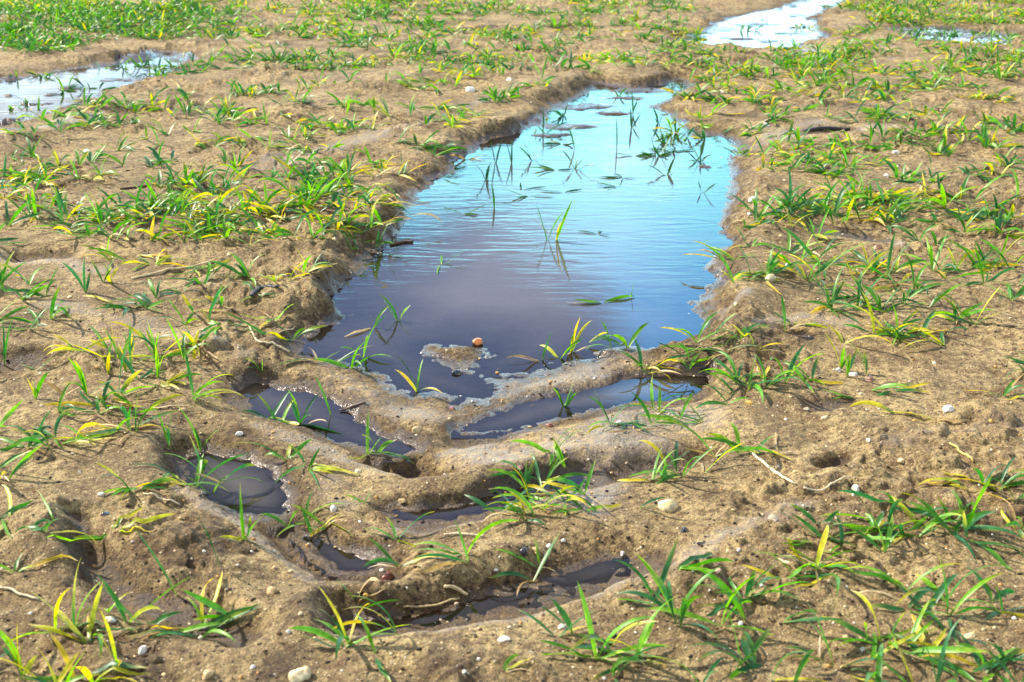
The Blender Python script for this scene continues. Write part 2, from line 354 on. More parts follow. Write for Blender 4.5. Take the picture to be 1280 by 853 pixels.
tr = nt.nodes.new('ShaderNodeBsdfTransparent'); tr.inputs[0].default_value = (0.86, 0.76, 0.60, 1)
df = nt.nodes.new('ShaderNodeBsdfDiffuse'); df.inputs[0].default_value = (0.115, 0.10, 0.088, 1)
gl = nt.nodes.new('ShaderNodeBsdfGlossy'); gl.inputs['Roughness'].default_value = 0.02; nt.links.new(bp.outputs[0], gl.inputs['Normal'])
m1 = nt.nodes.new('ShaderNodeMixShader'); nt.links.new(attr(nt, 'murk').outputs['Fac'], m1.inputs[0])
nt.links.new(tr.outputs[0], m1.inputs[1]); nt.links.new(df.outputs[0], m1.inputs[2])
m2 = nt.nodes.new('ShaderNodeMixShader'); nt.links.new(fr.outputs[0], m2.inputs[0])
nt.links.new(m1.outputs[0], m2.inputs[1]); nt.links.new(gl.outputs[0], m2.inputs[2])
o = nt.nodes.new('ShaderNodeOutputMaterial'); nt.links.new(m2.outputs[0], o.inputs[0])

M_leaf, nt, b = mat('grass_blade')
ca = attr(nt, 'Col'); geo = nt.nodes.new('ShaderNodeNewGeometry')
ln = noise(nt, geo.outputs['Position'], 90, 3)
hue = nt.nodes.new('ShaderNodeHueSaturation'); nt.links.new(ca.outputs['Color'], hue.inputs['Color'])
nt.links.new(maprange(nt, ln.outputs[0], 0.3, 0.7, 0.72, 1.3), hue.inputs['Value'])
ln2 = noise(nt, geo.outputs['Position'], 260, 4, 0.65)
spot = mixc(nt, mathn(nt, 'MULTIPLY', maprange(nt, ln2.outputs[0], 0.60, 0.72), 0.6), hue.outputs[0], (0.22, 0.14, 0.05))
nt.links.new(spot, b.inputs['Base Color']); b.inputs['Roughness'].default_value = 0.42
tl = nt.nodes.new('ShaderNodeBsdfTranslucent'); h2 = nt.nodes.new('ShaderNodeHueSaturation'); h2.inputs['Value'].default_value = 1.5; h2.inputs['Saturation'].default_value = 1.1
nt.links.new(spot, h2.inputs['Color']); nt.links.new(h2.outputs[0], tl.inputs[0])
ms = nt.nodes.new('ShaderNodeMixShader'); ms.inputs[0].default_value = 0.40
nt.links.new(b.outputs[0], ms.inputs[1]); nt.links.new(tl.outputs[0], ms.inputs[2])
nt.links.new(ms.outputs[0], nt.nodes['Material Output'].inputs[0])

def stone_mat(name, col, rough=0.55):
    m, nt, b = mat(name)
    t = nt.nodes.new('ShaderNodeTexCoord')
    a = noise(nt, t.outputs['Object'], 130, 4); d = noise(nt, t.outputs['Object'], 500, 3)
    dk = tuple(q * 0.6 for q in col); lt = tuple(min(0.9, q * 1.15) for q in col)
    c = mixc(nt, maprange(nt, a.outputs[0], 0.35, 0.65), dk, lt)
    c = mixc(nt, mathn(nt, 'MULTIPLY', maprange(nt, d.outputs[0], 0.55, 0.7), 0.5), c, tuple(q * 0.4 for q in col))
    e = noise(nt, t.outputs['Object'], 60, 3)
    c = mixc(nt, mathn(nt, 'MULTIPLY', maprange(nt, e.outputs[0], 0.50, 0.64), 0.6), c, (0.24, 0.15, 0.065))
    nt.links.new(c, b.inputs['Base Color']); b.inputs['Roughness'].default_value = rough
    bp = nt.nodes.new('ShaderNodeBump'); bp.inputs['Distance'].default_value = 0.001; bp.inputs['Strength'].default_value = 0.6
    nt.links.new(a.outputs[0], bp.inputs['Height']); nt.links.new(bp.outputs[0], b.inputs['Normal'])
    return m
STONE = {'white': stone_mat('white_stone', (0.78, 0.72, 0.62)), 'cream': stone_mat('cream_stone', (0.72, 0.57, 0.31)),
         'tan': stone_mat('tan_stone', (0.50, 0.34, 0.15)), 'ochre': stone_mat('ochre_stone', (0.62, 0.34, 0.05)),
         'orange': stone_mat('orange_stone', (0.56, 0.17, 0.03), 0.4), 'black': stone_mat('black_stone', (0.035, 0.035, 0.045), 0.2),
         'brown': stone_mat('brown_stone', (0.22, 0.10, 0.05), 0.4), 'grey': stone_mat('grey_stone', (0.34, 0.29, 0.20)),
         'red': stone_mat('red_stone', (0.20, 0.045, 0.03), 0.4), 'pink': stone_mat('pink_stone', (0.62, 0.40, 0.29))}
M_grit, nt, b = mat('grit'); ca = attr(nt, 'Col'); nt.links.new(ca.outputs['Color'], b.inputs['Base Color']); b.inputs['Roughness'].default_value = 0.85; b.inputs['Specular IOR Level'].default_value = 0.25
M_straw, nt, b = mat('straw'); ca = attr(nt, 'Col'); nn = noise(nt, nt.nodes.new('ShaderNodeNewGeometry').outputs['Position'], 200, 3)
h_ = nt.nodes.new('ShaderNodeHueSaturation'); nt.links.new(ca.outputs['Color'], h_.inputs['Color']); nt.links.new(maprange(nt, nn.outputs[0], .3, .7, .6, 1.3), h_.inputs['Value'])
nt.links.new(h_.outputs[0], b.inputs['Base Color']); b.inputs['Roughness'].default_value = 0.6

# ------------------------------------------------------------------ mesh helper
def mesh_np(name, V, F, m, col=None, attrs=None, smooth=True):
    """V (n,3); F (k,4) or (k,3) int; one mesh."""
    V = np.asarray(V, np.float32); F = np.asarray(F, np.int32)
    me = bpy.data.meshes.new(name); k = F.shape[1]
    me.vertices.add(len(V)); me.vertices.foreach_set('co', V.ravel())
    me.loops.add(F.size); me.loops.foreach_set('vertex_index', F.ravel())
    me.polygons.add(len(F)); me.polygons.foreach_set('loop_start', np.arange(0, F.size, k, dtype=np.int32))
    if smooth: me.polygons.foreach_set('use_smooth', np.ones(len(F), bool))
    me.update(calc_edges=True)
    if col is not None:
        a = me.attributes.new('Col', 'FLOAT_COLOR', 'POINT')
        c4 = np.ones((len(V), 4), np.float32); c4[:, :3] = col; a.data.foreach_set('color', c4.ravel())
    for nm, v in (attrs or {}).items():
        a = me.attributes.new(nm, 'FLOAT', 'POINT'); a.data.foreach_set('value', np.asarray(v, np.float32).ravel())
    me.materials.append(m)
    return me
def link(name, me, parent=None, **props):
    o = bpy.data.objects.new(name, me); COL.objects.link(o)
    if parent is not None: o.parent = parent
    for k, v in props.items():
        if v is not None: o[k] = v
    return o

# ------------------------------------------------------------------ ground: one sheet, fine where it is looked at
STEP = 1.4
pyr = np.arange(PH + 260, -70, -STEP)
_, ys = at(np.full(pyr.shape, 640.0), pyr, 0.02)
ys = ys[ys > 0.8]
near = np.concatenate([[-60, -20, -8, -3, -1], np.linspace(-0.4, ys[0], 24)[:-1]])
far = [ys[-1]]
while far[-1] < 900: far.append(far[-1] * 1.035 + 0.02)
rows = np.concatenate([near, ys, far[1:]])
uc = (np.arange(-230, 1510, STEP) - 640) / FPX
ucl = [uc[0]]; 
while ucl[-1] > -6: ucl.append(ucl[-1] * 1.06 - 0.004)
us = np.concatenate([np.array(ucl[1:])[::-1], uc, -np.array(ucl[1:]) + (uc[-1] + uc[0])])
us = np.sort(us)
dd = np.maximum(rows * CP + CAMH * SP, 0.9)   # widen with the depth seen from the path
gx = us[None, :] * dd[:, None]; gy = np.repeat(rows[:, None], len(us), 1)
hz, hw, hl, hd, hs = land(gx.ravel(), gy.ravel(), True)
fade = 1 - ss(14, 60, np.hypot(gx, gy).ravel())
V = np.stack([gx.ravel(), gy.ravel(), 0.03 + (hz - 0.03) * fade], 1)
nr, ncol = gx.shape
i = np.arange(nr * ncol).reshape(nr, ncol)
F = np.stack([i[:-1, :-1].ravel(), i[:-1, 1:].ravel(), i[1:, 1:].ravel(), i[1:, :-1].ravel()], 1)
link('ground', mesh_np('ground', V, F, M_soil, attrs={'wet': hw, 'lump': hl, 'damp': hd, 'silt': hs}), kind='structure',
     label='churned sandy brown field soil with a wheel track pressed into it', category='ground')

# ------------------------------------------------------------------ puddles: level sheets that the banks cut
for lab, wl, w, dep, slope, er, Pg in PUD:
    x0, y0 = Pg.min(0) - 0.06; x1, y1 = Pg.max(0) + 0.06
    s = max(0.012, (x1 - x0) / 160)
    X, Y = np.meshgrid(np.arange(x0, x1 + s, s), np.arange(y0, y1 + s, s))
    sd = poly_sd(X, Y, Pg)
    ok = sd < 0.035
    q = ok[:-1, :-1] & ok[1:, :-1] & ok[:-1, 1:] & ok[1:, 1:]
    ii = np.arange(X.size).reshape(X.shape)
    F = np.stack([ii[:-1, :-1][q], ii[:-1, 1:][q], ii[1:, 1:][q], ii[1:, :-1][q]], 1)
    used, inv = np.unique(F, return_inverse=True)
    V = np.stack([X.ravel()[used], Y.ravel()[used], np.full(len(used), wl)], 1)
    depth = np.clip(wl - land(V[:, 0], V[:, 1]), 0, 1)
    link('puddle', mesh_np('puddle', V, inv.reshape(F.shape), M_water, attrs={'murk': np.clip(depth / 0.06, 0, 0.66)}), kind='structure', label=lab, category='puddle')

# ------------------------------------------------------------------ grass seedlings
# base point in the photo, number of blades, flags: y yellowing, g green, d withered, f lying flat, u upright, L large, s small, w standing in water
T = []
def tufts(txt):
    for it in txt.split(';'):
        p = it.split()
        if p: T.append((float(p[0]), float(p[1]), int(p[2]), p[3] if len(p) > 3 else ''))
tufts('''82 294 4 f;14 358 8 ;20 372 9 g;17 406 10 g;68 402 6 g;102 436 5 y;7 457 2 u;44 464 3 s;109 362 7 yu;166 324 6 y;136 317 3 y;184 331 5 y;
214 365 10 g;163 385 6 fg;190 378 6 fg;248 392 8 ;270 398 6 y;245 338 3 f;272 338 4 fy;251 294 8 ;333 300 11 y;316 348 5 g;364 355 8 y;394 348 4 uy;408 290 8 y;323 372 3 fg;
306 419 6 fL;268 440 5 yd;357 423 6 ;326 460 3 s;183 450 9 yu;204 443 6 ;238 433 9 y;146 470 10 yuL;217 480 8 y;235 497 5 L;139 504 11 L;102 518 8 ;61 497 5 du;163 511 8 y;160 538 9 yL;
71 552 6 L;17 562 10 ;41 558 6 ;112 552 5 yf;211 558 3 yu;238 565 3 u;367 525 7 yL;394 531 4 u;418 525 1 u;415 453 5 f;
170 614 7 y;224 600 8 L;265 614 7 y;370 587 7 yL;316 675 4 uL;360 655 5 ;384 672 6 y;272 706 1 uL;221 743 1 uL;218 787 8 L;245 794 6 L;7 600 10 ;7 645 5 yfL;20 716 4 f;
61 665 3 y;78 662 3 f;133 682 5 yL;102 763 4 s;92 797 10 yL;75 845 9 yL;146 831 3 yu;14 835 5 u;438 797 9 yL;486 767 4 ;466 624 4 s;517 702 5 d;500 684 4 ;602 699 5 yL;656 716 5 yL;
707 631 14 yL;690 612 8 L;676 631 7 ;642 645 6 d;829 600 7 y;799 634 2 d;697 794 5 y;744 821 7 L;785 825 6 y;768 845 5 ;642 842 3 d;
877 590 9 yL;948 570 7 dL;901 767 15 gL;935 753 9 g;983 726 6 ;1013 699 6 ;1061 685 12 g;1020 719 6 yL;1088 675 11 g;1142 662 14 gL;1176 668 11 yL;1234 614 6 yL;1265 617 9 g;1227 763 12 L;1271 763 7 ;
1095 814 7 L;1275 699 3 gf;1169 852 10 gL;1230 848 12 gL;1205 826 6 yL;959 845 9 gL;904 853 5 g;1030 838 6 d;1115 808 5 ;
915 328 7 y;965 351 10 yL;985 354 7 L;1033 331 12 L;1061 338 9 yd;1105 334 8 yd;1176 348 15 gL;1139 361 6 y;1254 331 11 y;1217 334 9 g;1271 372 5 y;1163 307 5 g;1234 287 7 y;1095 385 13 gL;1054 385 7 g;1112 389 9 g;
1095 426 13 yL;1129 419 8 y;1173 412 5 d;1200 399 6 y;1231 399 5 ;1006 409 4 y;969 412 4 d;898 426 10 g;915 433 7 yd;969 480 10 gL;996 477 8 y;949 473 5 y;1050 463 7 u;1067 497 3 gf;1098 487 5 yf;911 480 4 g;915 501 5 ;870 528 7 ;945 569 5 L;1142 518 5 ydL;1251 494 7 g;989 283 3 y;
693 300 6 uLw;744 293 3 sfw;551 331 3 fw;479 406 6 w;445 453 6 ;755 382 4 fw;787 372 1 usw;683 450 6 yw;721 440 5 yw;778 433 7 ;802 463 7 y;840 467 4 y;540 491 4 yw;693 511 5 uw;765 531 9 ;802 531 6 d;829 511 6 ;469 562 6 y;710 575 6 ;459 310 8 g;850 442 4 g;866 455 3 y;
27 228 11 ;68 221 11 y;112 221 7 y;20 238 11 y;34 272 9 ;61 265 8 y;102 262 6 ;133 279 3 s;92 286 4 f;190 204 10 g;163 187 5 g;200 170 6 ;279 184 9 y;316 184 6 ;316 214 8 u;381 173 9 ;418 166 9 y;357 204 3 s;265 221 7 ;217 262 13 g;187 272 10 ;245 269 11 y;275 245 8 ;313 252 13 yL;326 265 9 y;401 268 14 yL;374 265 10 y;415 231 9 ;364 224 6 g;345 278 9 y;
146 156 9 g;126 156 6 g;78 150 7 ;190 133 7 ;153 133 9 g;122 133 8 ;105 126 4 y;285 150 9 ;316 146 9 y;360 129 10 y;306 116 9 g;343 116 8 g;394 109 6 y;411 133 6 ;224 126 6 g;
238 85 13 g;218 95 10 g;258 78 13 g;292 88 10 g;330 75 13 g;357 78 12 g;391 82 12 g;299 37 12 y;384 37 10 ;410 70 10 g;205 88 8 g;
479 10 10 g;445 54 11 g;469 58 9 ;439 85 13 g;513 31 7 g;540 34 9 ;558 41 9 g;578 27 6 y;513 65 8 g;544 65 7 g;568 92 11 y;547 105 9 y;527 112 6 y;503 105 6 ;585 95 8 y;619 75 10 y;629 44 7 ;612 44 7 y;663 37 9 ;710 37 9 g;688 34 7 ;738 44 9 y;707 68 11 g;727 78 7 y;676 99 2 uLg;690 109 5 ;643 122 10 g;629 126 7 g;551 136 9 gf;575 146 9 y;561 156 6 y;473 146 7 u;432 163 7 ;445 129 5 ;493 183 7 ;537 190 7 gf;456 211 9 y;435 221 9 yu;500 217 3 y;435 251 11 y;483 255 7 d;445 279 10 y;571 200 4 d;468 283 5 d;
622 204 2 uw;641 204 3 uw;663 202 4 w;697 211 5 fw;716 209 4 w;719 187 1 uw;697 167 9 w;704 180 5 fw;678 163 1 uw;710 146 4 w;602 224 5 w;614 260 1 uw;575 268 3 fw;649 238 2 fw;663 245 3 fw;707 241 2 fw;775 224 5 fw;768 234 3 fw;792 195 5 fw;809 194 6 w;826 194 5 fw;819 156 4 uw;833 180 10 yw;833 219 3 w;792 143 2 uw;789 160 2 w;772 184 1 uw;761 122 4 ;823 82 8 y;785 82 5 ;823 37 9 y;846 58 6 ;795 24 7 ;850 190 6 fw;
864 163 11 ;850 170 8 ;877 201 7 w;884 241 2 w;860 122 8 ;898 129 7 y;887 146 6 y;928 126 9 ;979 139 9 y;901 92 5 ;942 92 3 yu;918 65 7 ;969 65 6 y;885 68 5 ;
1027 75 8 ;1051 71 9 y;1040 92 9 y;1068 75 8 ;1102 65 9 ;1064 112 13 ;1088 126 13 g;1054 129 8 y;1115 112 11 y;1139 109 9 ;1159 102 9 ;1176 112 8 y;1095 150 10 g;1129 146 7 yf;1156 143 7 y;1163 167 7 y;1112 173 9 ;1132 170 8 ;1061 184 13 g;1034 190 10 y;1044 218 13 g;1064 211 8 ;1013 201 9 ;976 197 10 y;945 194 10 y;983 177 5 ;1183 194 9 ;1217 184 9 yu;1234 180 7 y;1251 214 7 y;1275 211 7 y;1163 224 14 g;1139 228 8 ;1210 218 5 ;1170 258 15 yL;1190 252 8 y;1132 279 9 ;1224 279 11 g;1275 272 7 ;1057 258 10 y;1088 248 9 y;1102 248 7 ;1139 258 7 y;993 268 15 gL;979 265 8 gL;1013 272 8 y;1231 92 14 g;1258 78 14 g;1210 78 13 g;1244 68 12 g;1176 58 9 ;1139 51 9 ;1224 54 10 y;1241 126 6 y;1265 129 6 y;1227 122 7 y;1251 156 6 y;1271 163 6 ''')
N_TRACED = len(T)
def scatter(n, x0, x1, y0, y1, nb, flags, keep=lambda x, y: True):
    k = 0
    while k < n:
        x = random.uniform(x0, x1); y = random.uniform(y0, y1)
        if keep(x, y):
            T.append((x, y, random.randint(*nb), random.choice(flags))); k += 1
scatter(160, -20, 290, 8, 66, (8, 14), ['g', 'g', 'g', ''], lambda x, y: y < 68 - 0.10 * x + 14 * vn(np.array([x * .03]), np.array([1.0]), 9)[0] and y < 66 - 0.0015 * x * x + 0.36 * x)
scatter(150, -20, 480, -22, 18, (7, 12), ['y', 'y', ''])
scatter(20, 300, 470, 12, 60, (7, 12), ['', 'g', 'y'])
scatter(60, 440, 850, -22, 20, (6, 10), ['', 'y', 'g'])
scatter(130, 1045, 1300, -22, 32, (7, 12), ['y', 'y', '', 'g'])
scatter(26, 1030, 1300, 30, 100, (7, 11), ['y', 'y', ''], lambda x, y: not (1110 < x < 1270 and 30 < y < 60))
scatter(30, 870, 1040, 62, 130, (5, 9), ['y', ''])
scatter(44, -10, 440, 140, 300, (5, 9), ['', 'y', 'g'], lambda x, y: vn(np.array([x * .004 + y * .03]), np.array([y * .05 - x * .012]), 5)[0] > 0.05)
scatter(70, 440, 870, -5, 92, (7, 11), ['g', 'g', 'y', ''], lambda x, y: not (x > 740 and y > 78))
scatter(18, 930, 1290, 100, 300, (5, 9), ['y', '', 'g'])
scatter(24, 300, 640, 15, 120, (5, 10), ['g', '', 'y'], lambda x, y: y < 150 - max(0, x - 520) * 0.5)
tufts('98 112 8 g;146 92 7 ;36 136 7 g;60 101 6 ;110 146 7 ;190 84 8 g;925 40 5 ;960 28 6 y;1000 36 6 ;1150 42 8 g;1190 46 9 g;1225 44 8 ;1250 50 9 g')
# outside the frame the same field goes on
scatter(26, -200, -30, 150, 860, (6, 11), ['', 'y', 'g']); scatter(26, 1300, 1480, 60, 860, (6, 11), ['', 'y', 'g'])
scatter(150, 1300, 2300, -20, 500, (6, 11), ['', 'y', 'g']); scatter(150, -1050, -30, -20, 500, (6, 11), ['', 'y', 'g']); scatter(120, -500, 1800, -70, -20, (6, 11), ['', 'y', 'g'])

GREENS = np.array([(0.055, 0.21, 0.010), (0.10, 0.31, 0.012), (0.035, 0.16, 0.02), (0.15, 0.36, 0.010), (0.022, 0.12, 0.03)])
YELLOW = np.array([(0.60, 0.50, 0.02), (0.48, 0.46, 0.025), (0.66, 0.47, 0.03)])
DRY = np.array([(0.52, 0.37, 0.17), (0.42, 0.27, 0.10), (0.60, 0.46, 0.26)])
SEG = 9
WMAX = max(p[1] for p in PUD)
tx, ty, tz = ground_at([t[0] for t in T], [t[1] for t in T])
def water_level(x, y):
    r = -1.0
    for p in PUD:
        if poly_sd(np.array([x]), np.array([y]), p[6])[0] < 0.02: r = max(r, p[1])
    return r
BL = []   # blades: tuft index, class, centre line (SEG,3), width, colours
for ti, (px, py, n, fl) in enumerate(T):
    bx, by, bz = tx[ti], ty[ti], tz[ti]
    wl = water_level(bx, by) if 'w' in fl else -1
    if 'w' in fl: bz = max(bz, wl - 0.010)
    if 'w' in fl: bx, by = (float(q) for q in at(px, py, max(wl, 0)))
    size = 1.28 if 'L' in fl else 0.62 if 's' in fl else 1.0
    if py < 260: size *= 0.92
    if py < 150: size *= 0.95
    if py < 60: size *= 0.95
    if 'w' in fl and py < 280: size *= 1.0
    if n <= 2: size *= 1.05
    if n > 4 and 'w' not in fl: n = int(n * (2.3 - 0.9 * ss(120, 420, py) - 0.32 * ss(400, 620, py)) * (1.3 if 'L' in fl and n > 6 else 1) * (1 + 0.2 * ss(520, 640, py)))
    rr = 0.006 + (0.0021 - 0.0007 * ss(300, 560, py)) * n if n > 3 else 0.004
    a0 = random.uniform(0, 6.28)
    shoots = [(random.gauss(0, rr * 1.5), random.gauss(0, rr * 0.8)) for _ in range(max(1, n // 3))]
    # 'wind' that laid the blades mostly to the right and left
    for k in range(n):
        u = random.random()
        py_ = 0.34 if 'y' in fl else 0.03 if 'g' in fl else 0.12
        pd_ = 0.45 if 'd' in fl else 0.10 if 'y' in fl else 0.02 if 'g' in fl else 0.07
        cls = 2 if u < pd_ else 1 if u < pd_ + py_ else 0
        if n <= 2 or ('w' in fl and py < 300): cls = 0
        sx, sy = shoots[k % len(shoots)]
        az = a0 + k * 2.399 + random.gauss(0, 0.35)
        if random.random() < 0.45: az = random.choice((0.0, math.pi)) + random.gauss(0, 0.5)
        if 'u' in fl: e0, bend = R(random.uniform(62, 88)), R(random.uniform(0, 50))
        elif 'w' in fl and 'f' not in fl: e0, bend = R(random.uniform(40, 82)), R(random.uniform(10, 60))
        elif 'f' in fl: e0, bend = R(random.uniform(12, 38)), R(random.uniform(15, 70))
        else: e0, bend = R(random.choice((random.uniform(12, 38), random.uniform(25, 55), random.uniform(50, 82)))), R(random.uniform(15, 95))
        if cls == 2 or (cls == 1 and random.random() < 0.5): e0 *= 0.55; bend *= 1.2
        if n <= 2: bend *= 0.4
        Lb = (0.092 - 0.020 * ss(300, 600, py)) * size * random.uniform(0.55, 1.22) * (1.25 if 'u' in fl and n <= 3 else 1)
        wd = ((0.0078 - 0.0009 * float(ss(380, 560, py))) * (0.75 + 0.25 * size)) * (1.45 - 0.40 * ss(120, 420, py)) * (0.7 if 'w' in fl and py < 330 else 0.8 if n <= 3 else 1) * random.uniform(0.62, 1.15) * (0.65 if cls == 2 else 1)
        s = np.linspace(0, 1, SEG); el = e0 - bend * s ** 1.6
        turn = az + random.gauss(0, 0.35) * s + (random.gauss(0, 0.5) * s ** 2 if cls else 0)
        ds = Lb / (SEG - 1)
        dx = np.cos(el) * np.cos(turn); dy = np.cos(el) * np.sin(turn); dz = np.sin(el)
        c = np.stack([bx + sx + np.concatenate([[0], np.cumsum(dx[:-1])]) * ds, by + sy + np.concatenate([[0], np.cumsum(dy[:-1])]) * ds,
                      bz - 0.004 + np.concatenate([[0], np.cumsum(dz[:-1])]) * ds], 1)
        g = GREENS[random.randrange(5)] * random.uniform(0.8, 1.25)
        if 'w' in fl and py < 300: g = GREENS[random.choice((2, 4))] * 0.8
        if 'g' in fl and random.random() < 0.5: g = GREENS[random.choice((2, 4, 0))]
        yl = YELLOW[random.randrange(3)] * random.uniform(0.8, 1.1); dr = DRY[random.randrange(3)] * random.uniform(0.7, 1.1)
        if cls == 0:
            tip = ss(random.uniform(0.35, 1.2), 1.3, s)[:, None] * (0.25 if 'w' in fl else 1 if 'g' not in fl else 0.45)
            col = g * (1 - tip) + yl * tip
            base = (1 - ss(0.0, 0.22, s))[:, None] * 0.6; col = col * (1 - base) + np.array((0.30, 0.33, 0.10)) * base
        elif cls == 1:
            q = ss(random.uniform(-0.6, 0.25), random.uniform(0.35, 0.75), s)[:, None]; col = (g * 1.4) * (1 - q) + yl * q
            tp = ss(0.8, 1.02, s)[:, None] * random.random(); col = col * (1 - tp) + dr * tp
        else:
            q = ss(-0.3, 0.4, s)[:, None]; col = (0.5 * yl + 0.5 * dr) * (1 - q) + dr * q
        BL.append([ti, cls, c, wd, col, wl, az])
C = np.array([b_[2] for b_ in BL])
G = land(C[:, :, 0].ravel(), C[:, :, 1].ravel()).reshape(C.shape[:2])
WL = np.array([b_[5] for b_ in BL])[:, None]
sN = np.linspace(0, 1, SEG)[None, :]
flr = np.maximum(G + 0.0025, WL + 0.0012)
C[:, 1:, 2] = np.maximum(C[:, 1:, 2], flr[:, 1:] + 0.002 * sN[:, 1:])
t_of = {}
for bi, b_ in enumerate(BL):
    t_of.setdefault(b_[0], []).append(bi)
prof = np.array([0.42, 0.62, 0.85, 1.0, 1.0, 0.93, 0.76, 0.48, 0.05])
def blade_mesh(name, ids, origin):
    V, F, K = [], [], []
    off = 0
    for bi in ids:
        c = C[bi]; wd = BL[bi][3] * prof; col = BL[bi][4]
        d = np.gradient(c, axis=0); d /= np.linalg.norm(d, axis=1, keepdims=True) + 1e-9
        side = np.cross(d, (0, 0, 1.0)); nn = np.linalg.norm(side, axis=1, keepdims=True)
        az = BL[bi][6]; fb = np.array([math.sin(az), -math.cos(az), 0])
        side = np.where(nn > 0.25, side / (nn + 1e-9), fb)
        up = np.cross(side, d)
        r_ = random.Random(bi); tw = r_.gauss(0, 0.35) + np.linspace(0, 1, SEG) * r_.gauss(0, 0.9)
        s2 = side * np.cos(tw)[:, None] + up * np.sin(tw)[:, None]; u2 = np.cross(s2, d)
        l = c - s2 * wd[:, None] / 2 + u2 * wd[:, None] * 0.17; r = c + s2 * wd[:, None] / 2 + u2 * wd[:, None] * 0.17
        vv = np.stack([l, c, r], 1).reshape(-1, 3) - origin
        V.append(vv); kk = np.repeat(col, 3, 0); kk[1::3] *= 0.88; K.append(kk)
        q = np.arange(SEG - 1)[:, None] * 3 + off
        F.append(np.concatenate([q + np.array([[0, 1, 4, 3]]), q + np.array([[1, 2, 5, 4]])])); off += SEG * 3
    return mesh_np(name, np.concatenate(V), np.concatenate(F), M_leaf, col=np.concatenate(K))

ORD = ['', 'second ', 'third ', 'fourth ', 'fifth ', 'sixth ', 'seventh ', 'eighth ', 'ninth ', 'tenth ', 'eleventh ', 'twelfth ', 'thirteenth ', 'fourteenth ', 'fifteenth ', 'sixteenth ', 'seventeenth ', 'eighteenth ', 'nineteenth ', 'twentieth ']
inframe = [i for i, t in enumerate(T) if -8 <= t[0] <= 1288 and -8 <= t[1] <= 860]
def apparent(i):
    px, py, n, fl = T[i]
    return (py + 190) * (1.3 if 'L' in fl else 0.6 if 's' in fl else 1) * (0.5 + 0.12 * n) * (1.6 if 'w' in fl and py > 190 else 1.0) * (0.25 if i >= N_TRACED and T[i][0] > -1 else 1)
inframe.sort(key=lambda i: -apparent(i))
THINGS = inframe[:298]; rest = [i for i in range(len(T)) if i not in set(THINGS)]
BANDS = [(742, 'at the front of the mud'), (652, 'level with the front groove'), (575, 'level with the cream stone'), (506, 'level with the groove puddles'),
         (434, 'level with the orange stone'), (372, 'beside the puddle tip'), (316, 'beside the dark puddle half'), (262, 'beside the broad puddle middle'),
         (205, 'beside the blue puddle half'), (150, 'beside the far puddle neck'), (-99, 'beyond the big puddle')]
zones = {}
OWN = {  # plants one would pick out by something next to them
 (707, 631): 'largest tuft in the track, its yellow tipped blades left of the large cream stone',
 (829, 600): 'yellowing tuft of grass just behind the large cream stone',
 (693, 300): 'small upright sprig alone in the middle of the big puddle with its reflection below',
 (787, 372): 'single thin upright blade standing in the near right part of the big puddle',
 (755, 382): 'flat green sprig in the water beside a single upright blade',
 (683, 450): 'yellowing sprig in the shallows right of the orange stone',
 (540, 491): 'yellowing sprig in the dark puddle tip just below the black pebble',
 (479, 406): 'small star shaped sprig in the shallows at the left corner of the puddle',
 (367, 525): 'yellowing tuft standing in the dark groove puddle at left',
 (693, 511): 'sprig standing in the long narrow groove puddle',
 (602, 699): 'yellowing tuft with curved blades on the ridge above the front groove',
 (656, 716): 'yellowing sprig hanging over the front groove, right of a grey straw',
 (901, 767): 'dense dark green tuft on the mud right of the front groove end',
 (965, 351): 'yellowing tuft around a cream stone on the right bank',
 (1105, 334): 'yellowing withered small plant below the brown stone in the shiny hollow',
 (316, 675): 'upright sprig on the mud below the small dark pool at lower left',
 (384, 672): 'yellowing sprig beside the sliver of blue water at lower left',
 (272, 706): 'single upright blade on bare mud left of the tan oval stone',
 (870, 528): 'sparse tuft below the right end of the long groove puddle',
 (898, 426): 'dense green tuft on the right bank at the near right corner of the puddle',
 (551, 331): 'sprig lying flat on the dark part of the big puddle at left',
 (993, 268): 'dense dark green tuft right of two white stones at the puddle rim',
 (1067, 497): 'flat green sprig on the mud between white pebble and round cream pebble',
}
for i in THINGS:
    px, py, n, fl = T[i]
    bnd = next(k for k, (lim, _) in enumerate(BANDS) if py >= lim)
    if 'w' in fl and 100 < py < 448: side = 'water'; bnd = 0 if py > 285 else 1 if py > 215 else 2 if py > 185 else 3
    else: side = 'left' if px < 640 else 'right'
    zones.setdefault((side, bnd), []).append(i)
def colour_word(fl, ids):
    k = [BL[b_][1] for b_ in ids]; y = k.count(1) / len(k); d = k.count(2) / len(k)
    return 'withered' if d > 0.38 else 'yellowing' if y + d > 0.4 else 'green and yellow' if y + d > 0.15 else 'green'
